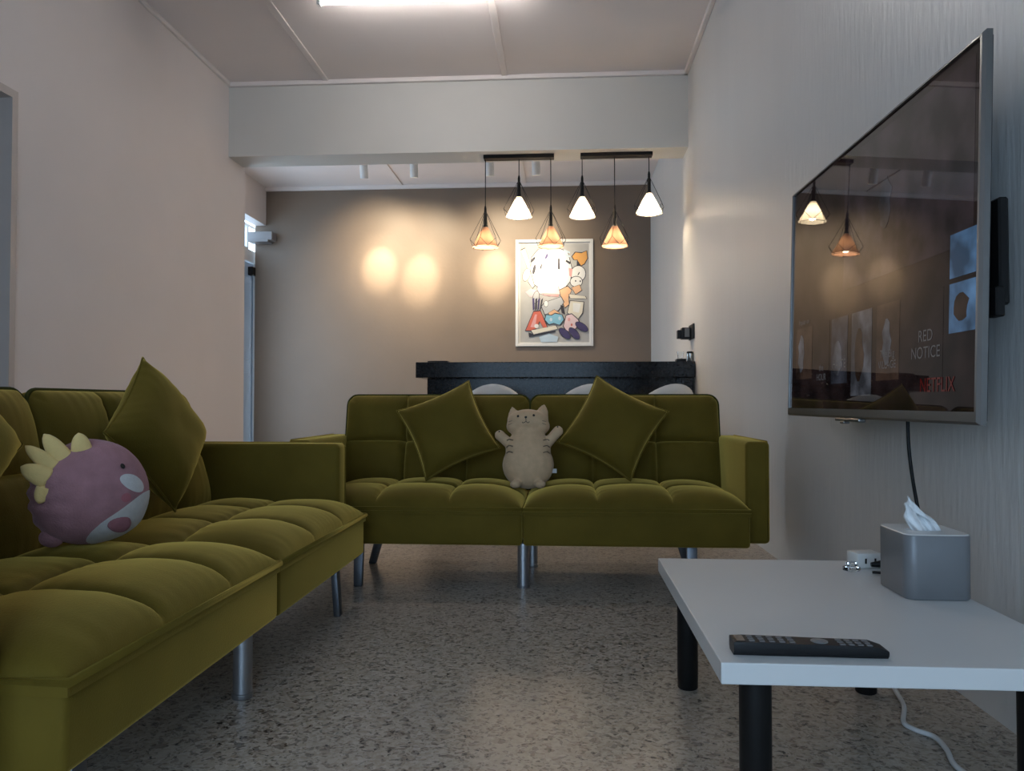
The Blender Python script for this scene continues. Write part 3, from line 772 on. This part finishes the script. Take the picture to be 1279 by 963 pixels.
# hero picture on top, a row of tall covers, half covers at the near end
quad(bm, U_(.40), V_(.46), U_(.98), V_(.97), -.0017, 5)
for u0, u1, v0, v1, mi in ((.05, .185, .13, .36, 2), (.21, .315, .12, .36, 0), (.33, .435, .10, .36, 1), (.46, .575, .05, .36, 3), (.60, .71, .10, .36, 2), (.74, .885, .10, .36, 0), (.905, .995, .22, .36, 4), (.905, .995, .375, .50, 4)):
    quad(bm, U_(u0), V_(v0), U_(u1), V_(v1), -.0016, mi)
for k, (u0, u1, v0, v1) in enumerate(((.345, .40, .13, .27), (.48, .53, .10, .30), (.63, .67, .15, .31), (.07, .12, .16, .33), (.92, .97, .25, .33), (.60, .66, .62, .80))):
    n = 14                                  # vague figures on the covers
    vs = [bm.verts.new((U_((u0 + u1) / 2 + (u1 - u0) / 2 * math.cos(2 * pi * i / n) * (1 + .25 * math.sin(3 * i + k))), V_((v0 + v1) / 2 + (v1 - v0) / 2 * math.sin(2 * pi * i / n)), -.0013)) for i in range(n)]
    bm.faces.new(vs).material_index = (3, 2, 3, 3, 2, 1)[k]
finish(bm, 'screen', None, parent=tv, mats=sm_)
scr_o = [c for c in tv.children if c.name.startswith('screen')][0]
def text(name, body, x, y, size, m, parent, z=-.0010, sx=1.0):
    c = bpy.data.curves.new('t', 'FONT'); c.body = body; c.size = size; c.align_x = 'CENTER'; c.align_y = 'CENTER'
    o = bpy.data.objects.new('t', c); COL.objects.link(o)
    dg = bpy.context.evaluated_depsgraph_get(); dg.update()
    me = bpy.data.meshes.new_from_object(o.evaluated_get(dg)); bpy.data.objects.remove(o)
    me.name = name; me.materials.clear(); me.materials.append(m)
    for v in me.vertices: v.co = Vector((v.co.x * sx + x, v.co.y + y, z))
    t = bpy.data.objects.new(name, me); COL.objects.link(t); t.parent = parent; return t
def txm(name, col, s):
    m, nt, b = new_mat(name); b.inputs['Base Color'].default_value = (.004, .004, .004, 1); b.inputs['Roughness'].default_value = .05
    b.inputs['Emission Color'].default_value = col + (1,); b.inputs['Emission Strength'].default_value = s; return m
tw = txm('title_white', (.8, .82, .9), .055); tr = txm('title_red', (.8, .03, .02), .06)
text('title_text', 'RED\nNOTICE', U_(.82), V_(.20), .038, tw, scr_o)
text('title_text', 'NETFLIX', U_(.865), V_(.075), .046, tr, scr_o, sx=.9)
text('title_text', 'HASTE', U_(.385), V_(.175), .036, tw, scr_o)
text('title_text', 'the\nHOUR', U_(.26), V_(.15), .030, tw, scr_o)
text('title_text', 'The Big\nVILLAGE', U_(.655), V_(.17), .028, tw, scr_o)
text('title_text', 'Popular on', U_(.115), V_(.385), .024, tw, scr_o)
bm = box((-.16, -hh - .009, -.018), (.02, -hh + .001, .002), .003, 2)
add_box(bm, (-.115, -hh - .016, -.015), (-.085, -hh - .008, .004), .003, 2)
finish(bm, 'sensor_bar', M['tvframe'], parent=tv)
# bracket holding it off the wall: moves with the television
bm = bmesh.new()
add_box(bm, (.862, 1.612, .895), (.882, 1.66, 1.11), .004, 1); add_box(bm, (.848, 1.60, .87), (.866, 1.64, .93), .003, 1)
add_box(bm, (.925, 1.86, .90), (.9495, 2.6, .96), .003, 1); add_box(bm, (.925, 1.86, 1.08), (.9495, 2.6, 1.14), .003, 1); add_box(bm, (.870, 1.65, .95), (.885, 2.02, 1.05), .003, 1)
for y in (2.0, 2.4): add_box(bm, (.86, y, .80), (.926, y + .04, 1.28), .003, 1)
inv = tv.matrix_world.inverted()
for v in bm.verts: v.co = inv @ v.co
finish(bm, 'wall_bracket', M['black'], parent=tv)['label'] = 'black steel wall bracket'

# ------------------------------------------------------------------ bar counter, stools and things on it
bar = thing('bar_counter', 'long black granite bar counter behind the far sofa', 'counter', (-.08, 5.75, 0))
finish(box((-1.02, 0, .885), (1.025, .50, 1.0), .004, 2), 'counter_top', M['granite'], parent=bar)
bm = bmesh.new(); add_box(bm, (-.96, .16, 0), (1.015, .42, .884)); add_box(bm, (-.97, .15, 0), (1.02, .43, .08)); add_box(bm, (.93, .05, 0), (1.02, .16, .884), .003, 1)
finish(bm, 'counter_base', M['granite'], parent=bar)
def stool(label, x, y, rz, z=0, tip=0):
    t = thing('bar_stool', label, 'bar stool', (x, y, 0), rz, 'white bar stools at the black counter')
    bm = bmesh.new(); nu, nv = 36, 18; G = []          # bucket shell
    for i in range(nu + 1):
        a = 2 * pi * i / nu; row = []
        for j in range(nv + 1):
            s = j / nv
            back = max(0, math.cos(a)) ** 1.0; side = max(0, 1 - abs(math.cos(a)))
            r = .205 * math.sin(min(s * 1.35, 1) * pi / 2)
            rim = .035 + .19 * (max(0, math.cos(a / 1.0)) ** 1.3 if math.cos(a) > 0 else 0) + .05 * side
            rise = max(0, (s - .55) / .45) ** 1.6 * rim
            rr = r * (1 + .10 * max(0, s - .6) * back)
            row.append(bm.verts.new((rr * math.sin(a) * 1.02, -rr * math.cos(a), .57 + .03 * s * s + rise)))
        G.append(row)
    for i in range(nu):
        for j in range(nv): bm.faces.new((G[i][j], G[i + 1][j], G[i + 1][j + 1], G[i][j + 1]))
    bmesh.ops.remove_doubles(bm, verts=bm.verts[:], dist=.0004)
    o = finish(bm, 'seat_shell', M['whiteplastic'], parent=t, smooth=True)
    m_ = o.modifiers.new('s', 'SOLIDIFY'); m_.thickness = .014; m_.offset = -1
    bm = bmesh.new(); add_lathe(bm, [(.20, 0), (.20, .006), (.17, .014), (.06, .022), (.03, .04), (.03, .30), (.024, .31), (.024, .545), (.07, .55), (.07, .557)], 32)
    finish(bm, 'pedestal', M['steel'], parent=t, smooth=True, auto=40)
    bm = bmesh.new(); add_tube(bm, [(.13 * math.cos(2 * pi * k / 24), -.10 + .13 * math.sin(2 * pi * k / 24), .24) for k in range(24)], .009, 8, closed=True)
    finish(bm, 'footrest', M['steel'], parent=t, smooth=True)
    return t
stool('white shell bar stool at the counter, behind the left cushion and the cat', -.485, 5.42, 0.05)
stool('white shell bar stool at the counter, behind the cat and the right cushion', .135, 5.40, .25)
stool('white shell bar stool at the counter, nearest the right wall', .665, 5.42, .35)
bm = bmesh.new(); add_box(bm, (-1.02, 5.80, 1.0003), (-.87, 5.92, 1.012), .003, 2); add_box(bm, (-1.008, 5.812, 1.012), (-.882, 5.908, 1.0135))
tag(finish(bm, 'serving_tray', M['blackplastic']), 'small flat black tray at the left end of the counter', 'tray')
ca = thing('steel_canister', 'small steel canister on the right end of the counter', 'canister', (.925, 5.86, 1.0003))
bm = bmesh.new(); add_lathe(bm, [(.022, 0), (.024, .003), (.024, .062), (.022, .064)], 24); finish(bm, 'canister_body', M['canister'], parent=ca, smooth=True, auto=40)
bm = bmesh.new(); add_lathe(bm, [(.0245, .0642), (.0245, .074), (.020, .078), (.0, .078)], 24); finish(bm, 'lid', M['black'], parent=ca, smooth=True, auto=40)
o = finish(box((.835, 5.90, 1.0003), (.905, 6.0, 1.028), .005, 2), 'coaster_box', M['blackplastic'], smooth=True, auto=40)
tag(o, 'low black box beside the steel canister on the counter', 'box')
bm = bmesh.new(); add_lathe(bm, [(.020, 0), (.026, .055), (.0245, .055), (.0185, .004), (0, .004)], 20, axis_o=(.868, 5.95, 1.0285), cap=False)
tag(finish(bm, 'drinking_glass', M['glass'], smooth=True, auto=40), 'small clear glass standing on the low black box', 'glass')
sp = thing('wall_socket', 'black wall socket plate with a plugged adapter above the counter', 'socket', (.949, 5.92, 1.225))
finish(box((-.012, -.13, -.055), (0, .08, .055), .003, 2), 'socket_plate', M['blackplastic'], parent=sp)
bm = box((-.075, -.02, -.05), (-.0122, .07, .035), .005, 2); finish(bm, 'adapter', M['blackplastic'], parent=sp)
bm = box((-.055, -.026, -.035), (-.02, -.0205, .028), .001, 1); finish(bm, 'adapter_face', mat('grey_face', (.20, .19, .18), .3), parent=sp)
bm = box((-.105, .0, -.045), (-.0755, .06, .018), .004, 2); finish(bm, 'plug', M['blackplastic'], parent=sp)

# ------------------------------------------------------------------ framed print
fr = thing('framed_print', 'white framed colourful print of jumbled shapes on the brown wall', 'picture', (-.115, YB, 1.968))
FW, FH = .895, 1.235
bm = bmesh.new(); a, b_ = FW / 2, FH / 2
for lo, hi in (((-a, -.03, -b_), (-a + .035, 0, b_)), ((a - .035, -.03, -b_), (a, 0, b_)), ((-a + .035, -.03, -b_), (a - .035, 0, -b_ + .035)), ((-a + .035, -.03, b_ - .035), (a - .035, 0, b_))):
    add_box(bm, lo, hi, .003, 1)
finish(bm, 'frame', M['white'], parent=fr)
pal = {'bg': (.42, .415, .41), 'mat': (.68, .67, .65), 'orange': (.72, .36, .10), 'red': (.56, .13, .09), 'pinkred': (.66, .33, .33), 'blue': (.20, .45, .60), 'navy': (.055, .045, .14),
       'cream': (.70, .66, .56), 'white': (.75, .75, .74), 'grey': (.45, .46, .48), 'ink': (.03, .03, .045), 'skin': (.70, .42, .25), 'pinkpale': (.72, .55, .58), 'sky': (.48, .60, .70)}
keys = list(pal); pm_ = [mat('print_' + k, pal[k], .55, var=.04, scale=12) for k in keys]
bm = bmesh.new()
def px(x, y): return (x - 370) / 584 * FW, (487.5 - y) / 805 * FH
lay = [0]
def poly(key, pts, ink=0):
    lay[0] += 1
    if ink:
        c = [sum(p[i] for p in pts) / len(pts) for i in (0, 1)]
        big = [(c[0] + (p[0] - c[0]) * (1 + ink / max(20, math.hypot(p[0] - c[0], p[1] - c[1]))), c[1] + (p[1] - c[1]) * (1 + ink / max(20, math.hypot(p[0] - c[0], p[1] - c[1])))) for p in pts]
        poly('ink', big)
        lay[0] += 1
    vs = [bm.verts.new((px(*p)[0], -.008 - lay[0] * .00012, px(*p)[1])) for p in pts]
    es = [bm.edges.new((vs[k], vs[(k + 1) % len(vs)])) for k in range(len(vs))]
    r = bmesh.ops.triangle_fill(bm, edges=es, use_beauty=True)
    for f in r['geom']:
        if isinstance(f, bmesh.types.BMFace): f.material_index = keys.index(key)
def oval(cx, cy, rx, ry, rot=0, n=18):
    return [(cx + rx * math.cos(2 * pi * k / n) * math.cos(rot) - ry * math.sin(2 * pi * k / n) * math.sin(rot), cy + rx * math.cos(2 * pi * k / n) * math.sin(rot) + ry * math.sin(2 * pi * k / n) * math.cos(rot)) for k in range(n)]
poly('mat', [(100, 108), (642, 108), (642, 868), (100, 868)])
poly('bg', [(114, 118), (630, 118), (630, 860), (114, 860)])
poly('cream', [(118, 165), (150, 150), (178, 230), (200, 330), (230, 420), (205, 450), (172, 400), (165, 290)], 7)
poly('white', [(200, 220), (250, 160), (370, 140), (470, 180), (500, 300), (490, 400), (430, 470), (300, 480), (220, 420), (195, 320)], 5)
poly('ink', oval(218, 310, 11, 38, .2)); poly('ink', oval(210, 235, 10, 26, .7)); poly('navy', oval(312, 212, 9, 22, .4)); poly('ink', oval(270, 290, 6, 24, .3))
poly('ink', [(398, 230), (410, 230), (414, 320), (396, 318)]); poly('grey', oval(403, 330, 14, 22)); poly('white', oval(403, 330, 7, 13))
poly('sky', [(445, 160), (490, 180), (488, 192), (440, 172)]); poly('sky', [(445, 190), (492, 210), (490, 222), (440, 202)]); poly('ink', [(460, 240), (495, 258), (488, 275), (455, 252)])
poly('orange', [(505, 215), (530, 185), (575, 190), (612, 175), (618, 230), (595, 270), (560, 290), (545, 240), (520, 240)], 7)
poly('ink', [(540, 250), (552, 255), (575, 290), (560, 300), (538, 290)])
poly('white', oval(550, 345, 54, 58), 5); poly('white', oval(535, 405, 44, 38), 5); poly('ink', oval(530, 400, 5, 7)); poly('ink', oval(565, 402, 5, 7)); poly('ink', oval(553, 345, 4, 14, .5))
poly('pinkred', [(478, 300), (508, 310), (500, 370), (482, 360)])
poly('cream', oval(160, 350, 26, 48, .3), 3); poly('pinkpale', [(150, 480), (190, 455), (240, 470), (235, 520), (185, 515)])
poly('pinkpale', [(240, 445), (400, 440), (415, 500), (330, 512), (250, 490)], 3); poly('pinkred', [(270, 488), (405, 498), (400, 518), (300, 508)])
poly('grey', oval(232, 520, 22, 46, .2), 4)
for k in range(4): poly('ink' if k % 2 else 'navy', [(205 + k * 22, 530 + k * 4), (220 + k * 22, 525), (222 + k * 16, 610), (208 + k * 17, 620)])
poly('skin', [(410, 470), (470, 440), (500, 470), (475, 520), (480, 575), (450, 600), (425, 540)], 6)
poly('skin', [(500, 450), (560, 430), (575, 470), (530, 500)], 4); poly('cream', [(480, 500), (600, 515), (612, 535), (490, 530)], 5)
poly('grey', [(275, 590), (300, 560), (420, 520), (440, 560), (400, 620), (300, 650)], 6); poly('white', oval(308, 570, 15, 22), 3)
poly('cream', [(490, 550), (590, 560), (580, 640), (545, 690), (470, 640)], 6); poly('white', [(510, 565), (570, 570), (555, 640), (510, 630)])
poly('skin', [(325, 640), (370, 615), (410, 640), (395, 665), (340, 665)], 3)
poly('blue', [(300, 690), (310, 655), (350, 660), (375, 645), (425, 655), (440, 690), (410, 730), (365, 715), (330, 725)], 7); poly('sky', oval(345, 690, 10, 14)); poly('sky', oval(410, 680, 10, 14))
poly('ink', [(415, 580), (440, 590), (450, 650), (425, 640)])
poly('red', [(155, 770), (215, 630), (265, 625), (315, 745), (290, 760), (260, 700), (235, 755), (190, 770)], 8); poly('pinkred', [(190, 745), (225, 650), (240, 650), (225, 750)]); poly('white', oval(236, 738, 16, 16))
poly('cream', [(195, 770), (380, 735), (395, 760), (215, 800)], 6); poly('ink', [(175, 785), (215, 800), (380, 772), (380, 782), (180, 822)])
poly('pinkpale', [(440, 740), (460, 660), (500, 650), (545, 690), (560, 720), (500, 790), (460, 770)], 7); poly('pinkred', oval(480, 690, 10, 14)); poly('red', oval(500, 730, 7, 10))
for cx, cy, rt in ((448, 795, .75), (520, 795, .85), (575, 745, .6)): poly('navy', oval(cx, cy, 52, 24, rt), 5)
poly('sky', [(255, 820), (330, 795), (400, 820), (390, 858), (270, 858)])
finish(bm, 'print', None, parent=fr, mats=pm_)
finish(box((-a + .035, -.007, -b_ + .035), (a - .035, -.001, b_ - .035)), 'backing_board', M['white'], parent=fr)

# ------------------------------------------------------------------ ceiling tube light
tl = thing('tube_light', 'lit white fluorescent tube light on the front ceiling', 'ceiling light', (-.862, 4.73, ZC))
bm = box((-.67, -.035, -.045), (.67, .035, -.0005), .006, 2)
finish(bm, 'batten', M['white'], parent=tl)
for s in (-1, 1): finish(box((s * .655 - .012, -.02, -.085), (s * .655 + .012, .02, -.0452), .004, 2), 'end_holder', M['white'], parent=tl)
bm = bmesh.new(); add_lathe(bm, [(.0, -.64), (.015, -.64), (.015, .64), (.0, .64)], 16, mx=Matrix.Rotation(pi / 2, 4, 'Y'), axis_o=(0, 0, -.065), cap=False)
finish(bm, 'tube', M['tube'], parent=tl, smooth=True, auto=40)

# ------------------------------------------------------------------ spotlights on the rear ceiling
for x, xt, zt, lb, k in ((-2.085, -2.16, 2.33, 'white cylinder spotlight on the rear ceiling, leftmost of the four', 1), (-1.555, -1.67, 2.21, 'white cylinder spotlight on the rear ceiling, second from the left', 1),
                         (-.765, -.81, 2.25, 'white cylinder spotlight on the rear ceiling, just behind the leftmost pendant cord', 1), (-.29, -.20, 2.25, 'white cylinder spotlight on the rear ceiling, aimed at the framed print', .6)):
    y0 = 8.0
    t = thing('spotlight', lb, 'spotlight', (x, y0, ZC), group='white cylinder spotlights')
    bm = bmesh.new(); add_lathe(bm, [(.035, -.0005), (.035, -.014), (.010, -.018), (.010, -.05)], 20); finish(bm, 'mount', M['white'], parent=t, smooth=True, auto=40)
    d = Vector((xt - x, YB - y0, zt - (ZC - .13))).normalized()
    dm = Vector((d.x * .35, d.y * .35, -1)).normalized()
    q = dm.to_track_quat('-Z', 'Y').to_matrix().to_4x4(); c0 = Vector((0, 0, -.045))
    bm = bmesh.new(); add_lathe(bm, [(.0, .0), (.040, .0), (.042, -.004), (.042, -.165), (.037, -.165), (.034, -.150)], 24, mx=q, axis_o=c0, cap=False); finish(bm, 'lamp_head', M['white'], parent=t, smooth=True, auto=40)
    bm = bmesh.new(); add_lathe(bm, [(.0, -.151), (.034, -.151)], 20, mx=q, axis_o=c0, cap=False); finish(bm, 'lens', M['spotlens'], parent=t)
    l = bpy.data.lights.new('spot_lamp', 'SPOT'); l.energy = SPOT * k; l.color = (1, .83, .58); l.spot_size = math.radians(92); l.spot_blend = 1.0; l.shadow_soft_size = .02
    o = bpy.data.objects.new('spot_lamp', l); COL.objects.link(o); o.parent = t; o.location = c0 + dm * .175; o.rotation_euler = d.to_track_quat('-Z', 'Y').to_euler()
    for kk, deg in ((.8 * k, 42), (2.7 * k, 24)):                                 # the reflector's brighter middle and hot centre
        l2 = l.copy(); l2.energy = SPOT * kk; l2.spot_size = math.radians(deg)
        o2 = bpy.data.objects.new('spot_lamp', l2); COL.objects.link(o2); o2.parent = t; o2.location = o.location; o2.rotation_euler = o.rotation_euler

# ------------------------------------------------------------------ pendant lights under the beam
YP = 6.17; ZB = 2.66
def pendant_group(label, x0, x1, lamps):
    cx = (x0 + x1) / 2
    t = thing('pendant_light', label, 'pendant light', (cx, YP, ZB), group='three lamp pendant bars under the beam')
    finish(box((x0 - cx, -.04, -.030), (x1 - cx, .04, -.0005), .003, 1), 'ceiling_bar', M['black'], parent=t)
    for x, za, kind in lamps:
        X = x - cx; Za = za - ZB
        bm = bmesh.new(); add_tube(bm, [(X, 0, -.030), (X, 0, Za)], .0035, 8); finish(bm, 'cord', M['black'], parent=t, smooth=True)
        bm = bmesh.new(); add_lathe(bm, [(.006, .02), (.010, 0), (.010, -.03), (.014, -.045), (.014, -.13), (.018, -.135), (.018, -.165)], 16, axis_o=(X, 0, Za)); finish(bm, 'bulb_holder', M['black'], parent=t, smooth=True, auto=40)
        bm = bmesh.new(); add_lathe(bm, [(.022, -.150), (.024, -.156), (.102, -.305), (.103, -.309)], 32, axis_o=(X, 0, Za), cap=False)
        so = finish(bm, 'lamp_shade', M['shade_' + kind], parent=t, smooth=True)
        bm = bmesh.new(); n = 6; rt, rb = .124, .100; zr = -.250; zb = -.312
        top = Vector((X, 0, Za - .012)); R6 = [Vector((X + rt * math.cos(2 * pi * k / n + .3), rt * math.sin(2 * pi * k / n + .3), Za + zr)) for k in range(n)]
        B6 = [Vector((X + rb * math.cos(2 * pi * (k + .5) / n + .3), rb * math.sin(2 * pi * (k + .5) / n + .3), Za + zb)) for k in range(n)]
        for k in range(n):
            add_tube(bm, [top, R6[k]], .0018, 6); add_tube(bm, [R6[k], B6[k]], .0018, 6); add_tube(bm, [R6[k], B6[k - 1]], .0018, 6); add_tube(bm, [B6[k], B6[(k + 1) % n]], .0018, 6)
        finish(bm, 'wire_cage', M['black'], parent=t, smooth=True)
        bm = bmesh.new(); add_blob(bm, (X, 0, Za - .215), (.026, .026, .030), sub=3); finish(bm, 'bulb', M['bulb'], parent=t, smooth=True)
        l = bpy.data.lights.new('pendant_lamp', 'POINT'); l.energy = PEND; l.color = (1, .80, .55); l.shadow_soft_size = .03
        o = bpy.data.objects.new('pendant_lamp', l); COL.objects.link(o); o.parent = t; o.location = (X, 0, Za - .265)
pendant_group('black pendant bar with three wire cage lamps, the left one, hanging before the framed print', -.637, -.079, ((-.624, 2.24, 'b'), (-.357, 2.478, 'w'), (-.105, 2.24, 'b')))
pendant_group('black pendant bar with three wire cage lamps, the one nearest the right wall', .129, .690, ((.142, 2.470, 'w'), (.396, 2.235, 'b'), (.664, 2.490, 'w')))
